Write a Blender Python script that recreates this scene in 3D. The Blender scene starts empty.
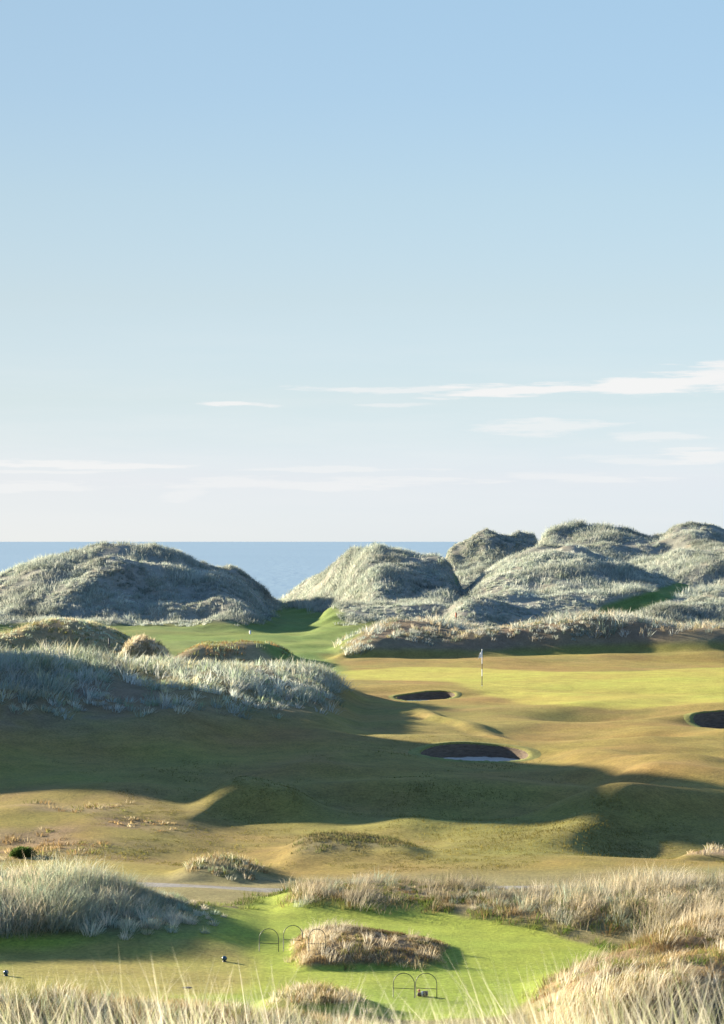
import bpy, math, random
import numpy as np
from math import radians, sin, cos, pi
random.seed(7)
rng = np.random.default_rng(11)
C = bpy.context.scene.collection
SC = bpy.context.scene

# ------------------------------------------------------------------ camera geometry
F, CX, CY, ZC = 2700.0, 362.0, 541.5, 10.0      # focal length and principal point (pixels), eye height (m)
SUN_EL, SUN_AZ = radians(13), radians(-52)    # azimuth of the sun seen from +Y (negative: to the left)

def P(px, py, D):
    return ((px-CX)/F*D, D, ZC-(py-CY)/F*D)

# ------------------------------------------------------------------ noise
def _hash(ix, iy, seed):
    h = (ix*374761393 + iy*668265263 + seed*982451653) & 0xffffffff
    h = ((h ^ (h >> 13))*1274126177) & 0xffffffff
    return ((h ^ (h >> 16)) & 0xffffff)/float(0xffffff)

def vnoise(x, y, seed=0):
    x0 = np.floor(x); y0 = np.floor(y)
    fx = x-x0; fy = y-y0
    ix = x0.astype(np.int64); iy = y0.astype(np.int64)
    ux = fx*fx*fx*(fx*(fx*6-15)+10); uy = fy*fy*fy*(fy*(fy*6-15)+10)
    a = _hash(ix, iy, seed); b = _hash(ix+1, iy, seed)
    c = _hash(ix, iy+1, seed); d = _hash(ix+1, iy+1, seed)
    return (a*(1-ux)+b*ux)*(1-uy)+(c*(1-ux)+d*ux)*uy*1.0

def fbm(x, y, scale, octs=4, seed=0, gain=0.5):
    x = x/scale; y = y/scale
    s = np.zeros_like(x); a = 1.0; t = 0.0
    for o in range(octs):
        ca, sa = cos(0.6*o+0.3), sin(0.6*o+0.3)
        s += a*(vnoise(x*ca-y*sa, x*sa+y*ca, seed+o*17)*2-1); t += a
        x = x*2.03; y = y*2.03; a *= gain
    return s/t

def sstep(a, b, x):
    t = np.clip((x-a)/(b-a), 0, 1)
    return t*t*(3-2*t)

# ------------------------------------------------------------------ terrain
BASE = np.array([(-30, 8.3), (-2, 8.35), (3, 8.1), (6, 7.5), (10, 6.7), (20, 4.9), (30, 3.2), (40, 1.5), (48, 0.4), (53, 0.05),
    (57, 0), (78, 0), (84, -0.12), (92, -0.40), (99, -0.35), (106, 0.05), (113, 0.62), (120, 0.88), (140, 1.0), (160, 1.1),
    (190, 1.4), (212, 1.5), (250, 2.0), (280, 2.7), (300, 3.0), (312, 2.4), (340, -4), (380, -13), (440, -22), (700, -40)])
def smooth_interp(x, xs, ys):
    """monotone-ish cubic (Catmull-Rom slopes, limited)"""
    m = np.gradient(ys, xs)
    i = np.clip(np.searchsorted(xs, x)-1, 0, len(xs)-2)
    h = xs[i+1]-xs[i]; t = np.clip((x-xs[i])/h, 0, 1)
    t2 = t*t; t3 = t2*t
    return (2*t3-3*t2+1)*ys[i]+(t3-2*t2+t)*h*m[i]+(-2*t3+3*t2)*ys[i+1]+(t3-t2)*h*m[i+1]

def base_z(x, y):
    return smooth_interp(y, BASE[:, 0], BASE[:, 1])

def WP(X, Y, Z): return (CX+F*X/Y, CY+F*(ZC-Z)/Y, Y)

# every hill: crest given as (pixel x, pixel y, distance), front width, back width (m), power, roughness of its surface
HILLS = [
 ('A', [(-150,600,262),(-60,590,268),(0,579,272),(30,569,274),(60,554,276),(90,546,277),(130,545,277),(165,549,277),(190,556,276),(207,563,275),(228,562,274),(245,573,273),(262,591,272),(276,611,271),(292,640,268)], 24, 32, 1.0, 1.0),
 ('A2',[(15,640,256),(45,604,262),(75,578,266),(105,562,268),(140,561,268),(165,572,267),(185,592,264),(205,632,260)], 15, 18, 1.1, 1.0),
 ('A3',[(160,630,254),(185,613,258),(215,600,261),(240,604,260),(262,615,258),(286,634,254)], 9, 12, 1.2, .9),
 ('B', [(262,632,314),(280,604,312),(298,588,308),(320,569,302),(345,555,294),(372,544,285),(397,544,285),(420,551,284),(440,557,283),(455,571,282),(470,600,280)], 28, 26, 1.0, 1.0),
 ('B2',[(290,645,250),(325,611,256),(360,601,260),(400,598,260),(450,600,258),(500,606,254),(540,618,250)], 15, 22, 1.2, .7),
 ('C', [(428,600,345),(442,557,346),(460,544,347),(485,532,348),(505,534,348),(522,533,349),(536,542,349),(550,560,349)], 30, 22, 1.0, 1.0),
 ('D', [(440,620,262),(468,586,270),(490,567,274),(520,551,277),(550,543,278),(580,543,278),(600,552,277),(622,564,275),(650,575,272),(690,587,268),(740,600,264),(800,650,260)], 30, 30, 1.05, .8),
 ('D2',[(430,640,246),(470,600,252),(500,585,257),(520,583,259),(545,592,258),(590,612,252),(620,640,248)], 15, 24, 1.2, .7),
 ('E', [(520,560,335),(545,536,338),(570,525,340),(590,522,340),(620,528,338),(645,530,336),(662,529,335),(680,521,334),(702,518,334),(724,521,334),(780,530,330),(860,560,325)], 42, 40, 1.0, 1.0),
 ('E2',[(600,570,305),(650,556,303),(700,548,301),(740,545,300),(820,560,296)], 22, 24, 1.2, 1.0),
 ('F', [(585,645,226),(612,624,231),(640,613,233),(660,605,234),(690,595,236),(724,584,237),(800,576,238),(880,590,238)], 14, 11, 1.1, .8),
 ('G', [(318,668,196),(335,650,200),(350,640,203),(380,632,205),(420,627,206),(470,629,206),(520,626,207),(560,620,207),(590,618,207),(620,620,207),(650,626,206),(690,631,205),(724,628,205),(800,618,204),(900,630,203)], 8.5, 16, 1.0, .5),
 ('H', [WP(-75,122,9),WP(-50,130,8),WP(-36,134,7.5),WP(-28,137,6.4),WP(-23,139,5.2),(0,661,140),(60,660,141),(100,664,142),(160,666,143),(210,666,144),(250,670,146),(300,674,149),(330,681,150),(352,691,151),(376,706,152)], 32, 15, 1.15, .45),
 ('Z', [WP(-66,142,3),WP(-57,142,9),WP(-50,140.5,15.2),WP(-45,140,16.7),WP(-38,140,16.3),WP(-33,142,13.5),WP(-29,144,9),WP(-24,146,4)], 13.6, 11, .8, 1.),
 ('I', [(-90,650,188),(-40,636,190),(0,632,192),(38,618,194),(72,619,194),(100,626,194),(125,633,193),(150,648,190)], 11, 11, 1.2, .25),
 ('I2',[(150,664,186),(175,645,189),(215,640,191),(250,641,191),(285,650,190),(310,668,186)], 9, 9, 1.0, .15),
 ('I3',[(104,662,172),(120,648,174),(132,640,175),(146,645,175),(165,662,172)], 4, 4, 1.0, .4),
 ('L', [(150,890,80.5),(172,866,82),(200,858,83),(235,858,83),(262,864,83),(300,877,82),(320,890,81)], 2.6, 3.4, .8, .3),
 ('M', [(-160,872,71),(-60,882,71),(0,890,71),(40,890,71),(90,894,71),(130,900,70.8),(170,910,70.4),(215,918,69.8),(245,925,69),(262,932,68.4)], 5.6, 4.5, .75, .4),
 ('N', [(255,908,75.6),(285,891,75.5),(340,886,75.4),(400,885,75.2),(450,891,74.4),(500,895,73.2),(560,896,72.2),(640,891,71.1),(700,890,70.2),(760,886,70),(860,880,70)], 4.6, 3.4, .8, .35),
 ('O', [(535,1040,52),(565,1020,53.5),(605,993,55),(645,967,57),(682,942,58.5),(724,920,60),(790,895,61),(900,870,62)], 9, 8.5, 1.0, .8),
 ('Pm',[(288,962,65.3),(308,942,65.6),(335,933,65.8),(368,931,65.9),(403,937,65.8),(435,947,65.5),(466,963,65)], 2.9, 2.2, .7, .25),
 ('Q', [(238,1015,57.2),(262,1002,57.5),(290,995,57.7),(320,995,57.8),(350,1000,57.6),(385,1014,57)], 1.6, 1.5, .7, .25),
 ('R', [(-160,1008,54.5),(0,1010,54.5),(60,1008,54.6),(120,1008,54.6),(180,1012,54.5),(230,1016,54.2),(300,1026,53.6),(420,1040,53)], 2.2, 1.6, .8, .3),
 ('K', [(655,872,86),(680,854,87),(705,846,87.5),(740,846,87.5),(800,850,87),(860,875,86)], 2.2, 3.2, .8, .5),
 ('T0',[(400,702,146),(437,713,137.5),(470,723,131),(500,733,125.5),(545,749,120)], 3.2, 6, 1.2, .05),
 ('T1',[(535,751,119),(560,749,114),(600,757,110.5),(640,764,108),(724,772,105.5),(800,776,104.5),(900,790,103)], 6, 9, 1.2, .12),
 ('T2',[(490,850,90),(545,830,94),(600,808,98.6),(650,790,101.6),(724,783,103),(800,781,103),(900,805,101)], 7, 7, 1.2, .15),
 ('V', [(255,868,88),(285,848,88.5),(330,838,89.5),(380,838,90),(425,846,89),(455,862,89)], 4.5, 4, 1.0, .3),
 ('W', [(175,818,99),(220,795,102.5),(242,787,103),(275,792,103),(335,810,102)], 4, 4, 1.1, .1),
]
HN = [h[0] for h in HILLS]
def _dense(pts):
    w = np.array([P(*p) for p in pts])
    xs = np.linspace(w[0, 0], w[-1, 0], 160)
    return xs, smooth_interp(xs, w[:, 0], w[:, 1]), smooth_interp(xs, w[:, 0], w[:, 2])
CREST = [_dense(h[1]) for h in HILLS]
# low swellings of the mown ground; the first is a notch letting sun past the unseen dune: pixel x, pixel y, distance, radius across, radius in depth, height
BUMPS = [(-589,0,134,2.4,2.6,-2.6),(474,738,124,4.2,3.2,.25),(426,686,163,3.2,3.0,.2),(736,704,144,3.4,3.2,.4),
    (590,712,140,3.6,3.0,-.55),(565,706,146,2.0,3.5,.18),(560,742,122,2.5,2.5,.2),(620,742,126,3.4,2.2,-.3),(500,665,192,3.0,4,.28),(590,662,196,4.5,4,.3),(700,650,197,4.5,5,.8),(655,745,122,2.5,2,.18),
    (60,820,96,5,4,.3),(150,815,99,4,3,.12),(20,812,98,3,3,.3),(520,832,96,3.4,2.6,.2),(610,822,98,3.4,1.8,.75),(600,850,92,3,2.5,.25),(380,800,106,3.2,2.2,.7),(330,775,111,3.5,2.4,.4),(430,760,117,2.6,2.2,.25),(690,835,96,3.4,2.5,.5),(300,815,101,2.4,2,.35),(130,795,104,3.4,2.2,.35),(560,790,106,2.8,2.0,.4),(690,760,110,3,2,.3),(410,830,97,3,2.2,.35),(440,790,108,3,3,.25),(460,850,93,3,3,.12)]
BUN = [(474,757.5,118.5,2.33,2.4),(426,693.5,158,1.72,1.8),(735,727,136,2.05,2.6)]     # px, py, D, half width, half depth

def bunk_xy(b): return (b[0]-CX)/F*b[2], b[2]

def terrain(x, y, full=False):
    b = base_z(x, y)
    wx = x+fbm(x, y, 9, 3, 3)*1.3*sstep(120, 240, y)+fbm(x, y, 4, 2, 5)*.35
    wy = y+fbm(x, y, 11, 3, 4)*1.8*sstep(120, 240, y)+fbm(x, y, 4, 2, 6)*.35
    best = np.zeros_like(x); bid = np.full(x.shape, -1); rough = np.zeros_like(x); S = np.zeros_like(x)
    for k, (nm, pts, wf, wb, pw, rg) in enumerate(HILLS):
        xs, yc, zc = CREST[k]
        Yc = np.interp(wx, xs, yc); Zc = np.interp(wx, xs, zc)
        inside = (wx > xs[0]) & (wx < xs[-1])
        t = (wy-Yc)/np.where(wy < Yc, wf, wb)
        pr = np.clip(1-np.abs(t)**1.7, 0, 1)
        pr = np.where(np.abs(t) < 1, (pr*pr*(3-2*pr))**pw, 0)
        if nm[0] in 'ABCDEF':                                               # wind-built dunes: sharper crests and long skirts
            t2 = np.abs(t)/1.35
            pr = .28*pr+.72*np.where(t2 < 1, (1-t2)**1.2, 0)
        el_ = min(9., .33*(xs[-1]-xs[0])) if nm in ('T0', 'T1', 'T2', 'W', 'V', 'I2', 'L') else min(4., .16*(xs[-1]-xs[0]))
        ends = np.clip((wx-xs[0])/el_, 0, 1)*np.clip((xs[-1]-wx)/el_, 0, 1)
        ends = ends*ends*(3-2*ends) if nm in ('T0', 'T1', 'T2', 'W', 'V', 'I2', 'L') else ends*(2-ends)
        c = np.where(inside, np.clip(Zc-b, 0, None)*pr*ends, 0)
        up = c > best
        bid = np.where(up, k, bid); rough = np.where(up, rg, rough); best = np.maximum(best, c); S += c**6
    c = S**(1/6.)
    z = b+c
    z = z+(bid == HN.index('Z'))*sstep(1, 5, c)*fbm(x, y, 6.5, 3, 40)*2.2  # unseen dune: crest roughened to break up the edge of its cast shadow
    m = sstep(.1, 1.6, c)*np.clip(rough, 0, 1)
    rid = 1-np.abs(fbm(x+fbm(x, y, 6, 2, 20)*2, y*.8, 8.5, 4, 21))*2.2
    big = sstep(225, 240, y)
    z = z+m*(1-.2*big)*(fbm(x, y, 7.5, 4, 22)*.75+rid*.42-.15)+m*big*(fbm(x, y, 17, 3, 24)*.75+(1-np.abs(fbm(x, y, 13, 3, 25))*2.6)*.55-.65)+sstep(.05, .5, c)*rough*fbm(x, y, 2.2, 3, 23)*.22
    calm = 1-.75*sstep(160, 166, y)*(1-sstep(186, 196, y))*(x > -4)
    lawn = 1-sstep(56, 58, y)*(1-sstep(74, 79, y))
    z = z+calm*lawn*(fbm(x, y*.8, 11, 3, 31)*.42+fbm(x, y*.7, 4.5, 2, 32)*(.14+.16*sstep(82, 88, y)*(1-sstep(118, 140, y))))*sstep(48, 60, y)
    z = z+(1-lawn)*fbm(x, y, 7, 2, 33)*.04
    for (px, py, D, rx, ry), a in zip(BUN, (.22, .20, .46)):               # each bunker is dug into a face: higher behind, lower in front
        X = (px-CX)/F*D
        z = z+a*np.tanh((y-D)/1.1)*np.exp(-(((x-X)/(rx*1.7))**2+((y-D)/(ry*1.7))**2)**1.5)
    for (px, py, D, rx, ry, a) in BUMPS:
        X = (px-CX)/F*D
        z = z+a*np.exp(-((x-X)/rx)**2-((y-D)/ry)**2)
    if full: return z, c, bid
    return z

def Hz(x, y):
    return float(terrain(np.array([float(x)]), np.array([float(y)]))[0])

def ray(px, py, y0=45., y1=420.):
    """the ground point seen at a pixel"""
    Y = np.linspace(y0, y1, 6000); X = (px-CX)/F*Y
    z = terrain(X, Y); s = ZC-(py-CY)/F*Y
    i = int(np.argmax(z >= s))
    return float(X[i]), float(Y[i]), float(z[i])

# ------------------------------------------------------------------ helpers
def link(o, parent=None):
    C.objects.link(o)
    if parent: o.parent = parent
    return o

def tag(o, label, cat=None, kind=None, group=None):
    o['label'] = label
    if cat: o['category'] = cat
    if kind: o['kind'] = kind
    if group: o['group'] = group
    return o

def mesh_np(name, V, quads=None, tris=None, mat=None, col=None, smooth=True, parent=None):
    me = bpy.data.meshes.new(name)
    V = np.ascontiguousarray(V, dtype=np.float32)
    parts = []; tot = []
    if quads is not None and len(quads): parts.append(np.asarray(quads, np.int32).ravel()); tot.append(np.full(len(quads), 4, np.int32))
    if tris is not None and len(tris): parts.append(np.asarray(tris, np.int32).ravel()); tot.append(np.full(len(tris), 3, np.int32))
    idx = np.concatenate(parts); tot = np.concatenate(tot)
    st = np.concatenate([[0], np.cumsum(tot)[:-1]]).astype(np.int32)
    me.vertices.add(len(V)); me.vertices.foreach_set('co', V.ravel())
    me.loops.add(len(idx)); me.loops.foreach_set('vertex_index', idx)
    me.polygons.add(len(tot)); me.polygons.foreach_set('loop_start', st); me.polygons.foreach_set('loop_total', tot)
    me.polygons.foreach_set('use_smooth', np.full(len(tot), smooth, dtype=bool))
    me.update(calc_edges=True)
    if col is not None:
        a = me.attributes.new('Col', 'FLOAT_COLOR', 'POINT')
        c4 = np.ones((len(V), 4), np.float32); c4[:, :3] = col
        a.data.foreach_set('color', c4.ravel())
    if mat: me.materials.append(mat)
    return link(bpy.data.objects.new(name, me), parent)

def N(nt, typ, **kw):
    n = nt.nodes.new(typ)
    for k, v in kw.items():
        if k.startswith('i_'):
            key = k[2:]
            n.inputs[int(key) if key.isdigit() else key.replace('_', ' ')].default_value = v
        else: setattr(n, k, v)
    return n

def new_mat(name):
    m = bpy.data.materials.new(name); m.use_nodes = True
    nt = m.node_tree; nt.nodes.clear()
    return m, nt, nt.nodes.new('ShaderNodeOutputMaterial')

def simple_mat(name, col, rough=.6, var=.15, scale=30, bump=.2, metal=0):
    m, nt, out = new_mat(name)
    b = N(nt, 'ShaderNodeBsdfPrincipled', i_Roughness=rough, i_Metallic=metal)
    tc = N(nt, 'ShaderNodeTexCoord'); no = N(nt, 'ShaderNodeTexNoise', i_Scale=scale, i_Detail=5.)
    nt.links.new(tc.outputs['Object'], no.inputs['Vector'])
    mr = N(nt, 'ShaderNodeMapRange', i_3=1-var, i_4=1+var)
    nt.links.new(no.outputs['Fac'], mr.inputs[0])
    mx = N(nt, 'ShaderNodeVectorMath', operation='SCALE'); mx.inputs[0].default_value = col
    nt.links.new(mr.outputs[0], mx.inputs['Scale']); nt.links.new(mx.outputs[0], b.inputs['Base Color'])
    bp = N(nt, 'ShaderNodeBump', i_Strength=bump, i_Distance=.01)
    nt.links.new(no.outputs['Fac'], bp.inputs['Height']); nt.links.new(bp.outputs[0], b.inputs['Normal'])
    nt.links.new(b.outputs[0], out.inputs[0])
    return m

# ------------------------------------------------------------------ materials
def ground_material():
    m, nt, out = new_mat('turf')
    at = N(nt, 'ShaderNodeAttribute', attribute_name='Col')
    tc = N(nt, 'ShaderNodeTexCoord')
    n1 = N(nt, 'ShaderNodeTexNoise', i_Scale=.9, i_Detail=8., i_Roughness=.72)
    n2 = N(nt, 'ShaderNodeTexNoise', i_Scale=9., i_Detail=6., i_Roughness=.75)
    n3 = N(nt, 'ShaderNodeTexNoise', i_Scale=.16, i_Detail=4.)
    for n in (n1, n2, n3): nt.links.new(tc.outputs['Object'], n.inputs['Vector'])
    def mr(n, a, b, lo=.25, hi=.75):
        r = N(nt, 'ShaderNodeMapRange', i_1=lo, i_2=hi, i_3=a, i_4=b); nt.links.new(n.outputs['Fac'], r.inputs[0]); return r
    a1, a2 = mr(n1, .7, 1.3), mr(n2, .5, 1.5)
    mu = N(nt, 'ShaderNodeMath', operation='MULTIPLY'); nt.links.new(a1.outputs[0], mu.inputs[0]); nt.links.new(a2.outputs[0], mu.inputs[1])
    sc = N(nt, 'ShaderNodeVectorMath', operation='SCALE'); nt.links.new(at.outputs['Color'], sc.inputs[0]); nt.links.new(mu.outputs[0], sc.inputs['Scale'])
    hs = N(nt, 'ShaderNodeHueSaturation'); r3 = mr(n3, .475, .525); nt.links.new(r3.outputs[0], hs.inputs['Hue'])
    nt.links.new(sc.outputs[0], hs.inputs['Color'])
    bp = N(nt, 'ShaderNodeBump', i_Strength=.75, i_Distance=.06)
    ad = N(nt, 'ShaderNodeMath', operation='MULTIPLY_ADD', i_1=.35); nt.links.new(n1.outputs['Fac'], ad.inputs[0]); nt.links.new(n2.outputs['Fac'], ad.inputs[2])
    nt.links.new(ad.outputs[0], bp.inputs['Height'])
    d = N(nt, 'ShaderNodeBsdfPrincipled', i_Roughness=.9)
    d.inputs['Specular IOR Level'].default_value = .1
    d.inputs['Sheen Weight'].default_value = .25; d.inputs['Sheen Roughness'].default_value = .5
    nt.links.new(hs.outputs[0], d.inputs['Base Color']); nt.links.new(bp.outputs[0], d.inputs['Normal'])
    nt.links.new(hs.outputs[0], d.inputs['Sheen Tint'])
    nt.links.new(d.outputs[0], out.inputs[0])
    return m

def blade_material():
    m, nt, out = new_mat('grass_blade')
    at = N(nt, 'ShaderNodeAttribute', attribute_name='Col')
    d = N(nt, 'ShaderNodeBsdfDiffuse'); t = N(nt, 'ShaderNodeBsdfTranslucent'); mx = N(nt, 'ShaderNodeMixShader', i_0=.5)
    nt.links.new(at.outputs['Color'], d.inputs[0]); nt.links.new(at.outputs['Color'], t.inputs[0])
    nt.links.new(d.outputs[0], mx.inputs[1]); nt.links.new(t.outputs[0], mx.inputs[2]); nt.links.new(mx.outputs[0], out.inputs[0])
    return m

def sea_material():
    m, nt, out = new_mat('sea_water')
    b = N(nt, 'ShaderNodeBsdfPrincipled', i_Roughness=.3)
    b.inputs['Specular IOR Level'].default_value = .35
    tc = N(nt, 'ShaderNodeTexCoord'); mp = N(nt, 'ShaderNodeMapping'); mp.inputs['Scale'].default_value = (.25, .06, 1)
    nt.links.new(tc.outputs['Object'], mp.inputs[0])
    no = N(nt, 'ShaderNodeTexNoise', i_Scale=.5, i_Detail=6.); nt.links.new(mp.outputs[0], no.inputs['Vector'])
    big = N(nt, 'ShaderNodeTexNoise', i_Scale=.012, i_Detail=3.); nt.links.new(mp.outputs[0], big.inputs['Vector'])
    cr = N(nt, 'ShaderNodeMix', data_type='RGBA'); cr.inputs[6].default_value = SEA1; cr.inputs[7].default_value = SEA2
    nt.links.new(big.outputs['Fac'], cr.inputs[0]); nt.links.new(cr.outputs[2], b.inputs['Base Color'])
    bp = N(nt, 'ShaderNodeBump', i_Strength=1., i_Distance=1.2); nt.links.new(no.outputs['Fac'], bp.inputs['Height']); nt.links.new(bp.outputs[0], b.inputs['Normal'])
    nt.links.new(b.outputs[0], out.inputs[0])
    return m
SEA1, SEA2 = (.17, .25, .28, 1), (.22, .305, .33, 1)

def sod_material():
    m, nt, out = new_mat('stacked_sod')
    tc = N(nt, 'ShaderNodeTexCoord'); mp = N(nt, 'ShaderNodeMapping'); mp.inputs['Scale'].default_value = (1.6, 1.6, 14)
    nt.links.new(tc.outputs['Object'], mp.inputs[0])
    no = N(nt, 'ShaderNodeTexNoise', i_Scale=1.8, i_Detail=7., i_Roughness=.75); nt.links.new(mp.outputs[0], no.inputs['Vector'])
    r = N(nt, 'ShaderNodeValToRGB'); e = r.color_ramp.elements
    e[0].position = .3; e[0].color = (.055, .042, .032, 1); e[1].position = .72; e[1].color = (.20, .155, .11, 1)
    nt.links.new(no.outputs['Fac'], r.inputs[0])
    b = N(nt, 'ShaderNodeBsdfPrincipled', i_Roughness=.95); b.inputs['Specular IOR Level'].default_value = .1
    bp = N(nt, 'ShaderNodeBump', i_Strength=.9, i_Distance=.06); nt.links.new(no.outputs['Fac'], bp.inputs['Height']); nt.links.new(bp.outputs[0], b.inputs['Normal'])
    nt.links.new(r.outputs[0], b.inputs['Base Color']); nt.links.new(b.outputs[0], out.inputs[0])
    return m
TURF, BLADE, SOD = ground_material(), blade_material(), sod_material()
SAND = simple_mat('bunker_sand', (.50, .44, .35), .95, .18, 6, .5)
BLACK = simple_mat('black_paint', (.015, .017, .018), .5, .2, 20)
WHITE = simple_mat('white_paint', (.78, .78, .76), .45, .06, 20)

# ------------------------------------------------------------------ ground grid
ys = [-10.]
while ys[-1] < 700:
    y = ys[-1]
    ys.append(y+(.35 if y < 46 else max(.11, .0017*y) if y < 365 else 4.))
ys = np.array(ys)
s_in = np.arange(-.152, .1521, .0016)
s_out = .152+np.cumsum(.0022*1.09**np.arange(62))
ss = np.concatenate([-s_out[::-1], s_in, s_out])
GY, GS = np.meshgrid(ys, ss, indexing='ij')
GX = GS*(GY+25)
NY, NX = GX.shape
gx, gy = GX.ravel(), GY.ravel()
gz, gc, gid = terrain(gx, gy, True)
safe = np.maximum(gy, 1.)
gpx = CX+F*gx/safe; gpy = CY+F*(ZC-gz)/safe

def inpoly(px, py, poly):
    ins = np.zeros(px.shape, bool); n = len(poly)
    for i in range(n):
        x1, y1 = poly[i]; x2, y2 = poly[(i+1) % n]
        if y1 == y2: continue
        ins ^= ((y1 > py) != (y2 > py)) & (px < (x2-x1)*(py-y1)/(y2-y1)+x1)
    return ins
def polydist(px, py, poly, ax=1., ay=1.):
    d = np.full(px.shape, 1e9); n = len(poly)
    for i in range(n):
        x1, y1 = poly[i]; x2, y2 = poly[(i+1) % n]
        dx, dy = (x2-x1)*ax, (y2-y1)*ay
        ux, uy = (px-x1)*ax, (py-y1)*ay
        t = np.clip((ux*dx+uy*dy)/(dx*dx+dy*dy+1e-9), 0, 1)
        d = np.minimum(d, np.hypot(ux-t*dx, uy-t*dy))
    return d
def ground_poly(pts, zfun):
    """outline of a mown area: picture points carried down to the ground, in metres"""
    return [(ray(px, py)[:2]) for px, py in pts]
def area(poly, soft, x=None, y=None, wob=0., wsc=3.):
    """smooth 0..1 mask of a ground outline (metres)"""
    x = gx if x is None else x; y = gy if y is None else y
    xx = x+fbm(x, y, wsc, 3, 51)*wob; yy = y+fbm(x, y, wsc, 3, 52)*wob
    a = np.array(poly); m = np.zeros(x.shape)
    bb = (xx > a[:, 0].min()-soft*2) & (xx < a[:, 0].max()+soft*2) & (yy > a[:, 1].min()-soft*2) & (yy < a[:, 1].max()+soft*2)
    px, py = xx[bb], yy[bb]
    d = polydist(px, py, poly); d = np.where(inpoly(px, py, poly), d, -d)
    m[bb] = sstep(-soft, soft, d)
    return m

def flat_poly(pts): return [((px-CX)/F*D, D) for px, D in ((p[0], ZC*F/(p[1]-CY)) for p in pts)]
TEE = flat_poly([(-40,946),(0,944),(60,941),(120,931),(180,922),(238,913),(250,905),(262,897),(330,901),(400,910),(450,920),(500,928),(560,938),(606,949),(585,965),(556,990),(525,1010),(505,1023),(400,1023),(200,1018),(-40,1016)])
WORN = flat_poly([(-30,951),(120,948),(243,948),(256,962),(236,992),(120,1000),(-30,998)])
GREEN = ground_poly([(345,672),(400,667),(480,668),(560,672),(640,671),(700,668),(760,668),(760,706),(690,704),(640,709),(560,706),(500,697),(470,690),(452,682),(400,680),(350,680)], None)
VALLEY = ground_poly([(276,607),(300,606),(322,612),(346,622),(360,636),(338,646),(320,654),(345,668),(352,678),(300,668),(262,650),(210,640),(160,642),(120,638),(160,634),(230,634),(280,629),(290,620)], None)
PATHP = [(-60, 79.6), (-12, 78.6), (-6, 78.2), (-2, 77.9), (4, 77.6), (9, 77.3), (14, 77.4), (60, 79), (60, 80.6), (14, 78.9), (9, 78.7), (4, 79.0), (-2, 79.3), (-6, 79.7), (-12, 80.2), (-60, 81.2)]

def lerp(col, m, c): return col*(1-m[:, None])+np.array(c)[None, :]*m[:, None]
def is_hill(*names):
    r = np.zeros(gx.shape, bool)
    for n in names: r |= gid == HN.index(n)
    return r
FAR = ('A', 'A2', 'A3', 'B', 'B2', 'C', 'D', 'D2', 'E', 'E2', 'F')
n7 = fbm(gx, gy, 7, 4, 61); n3 = fbm(gx, gy, 2.4, 4, 62); n20 = fbm(gx, gy, 22, 3, 63)
col = np.tile(np.array([.215, .16, .042]), (len(gx), 1))               # dry golden fairway
col = lerp(col, sstep(-.25, .5, n7)*.6, (.16, .145, .04))
col = lerp(col, sstep(.05, .5, n3)*.35, (.255, .18, .06))
low = sstep(84, 88, gy)*(1-sstep(108, 118, gy))
col = lerp(col, low*sstep(-.3, .3, n20)*.55, (.155, .16, .04))
lrough = np.exp(-((gx+11.5)/5)**2-((gy-95)/7)**2)                       # scruffy rough at the left
col = lerp(col, np.clip(lrough*1.3, 0, 1)*sstep(-.3, .3, n3), (.20, .145, .07))
mv = is_hill('V')*sstep(.1, .4, gc); col = lerp(col, mv*.9, (.11, .10, .045))
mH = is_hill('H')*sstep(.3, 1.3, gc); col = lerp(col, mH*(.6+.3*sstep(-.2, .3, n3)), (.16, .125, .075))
mI = is_hill('I', 'I2', 'I3')*sstep(.2, .7, gc); col = lerp(col, mI, (.23, .185, .09))
mG = is_hill('G')*sstep(.3, .9, gc); col = lerp(col, mG, (.175, .135, .08))
mD = is_hill(*FAR)*sstep(.25, .8, gc); col = lerp(col, mD, (.21, .21, .165))
col = lerp(col, mD*sstep(.1, .5, n3)*.5, (.29, .245, .165))
far = sstep(196, 205, gy)*(1-mD)*(1-mG)*(1-mI); col = lerp(col, far, (.12, .155, .04))
col = lerp(col, area(VALLEY, .8), (.13, .175, .04))
mgreen = area(GREEN, .7, wob=.6); col = lerp(col, mgreen, (.31, .285, .058))
def pocket(poly, y0, y1, soft):
    d = polydist(gpx, gpy, poly); d = np.where(inpoly(gpx, gpy, poly), d, -d)
    return sstep(-soft, soft, d)*(gy > y0)*(gy < y1)
STRIPM = np.maximum(pocket([(588,620),(602,605),(640,594),(676,582),(692,580),(694,588),(660,606),(640,616),(604,628)], 237, 276, 3.), pocket([(452,582),(462,570),(478,566),(486,568),(478,578),(464,586)], 246, 300, 2.5))
col = lerp(col, STRIPM, (.11, .16, .04))
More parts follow.
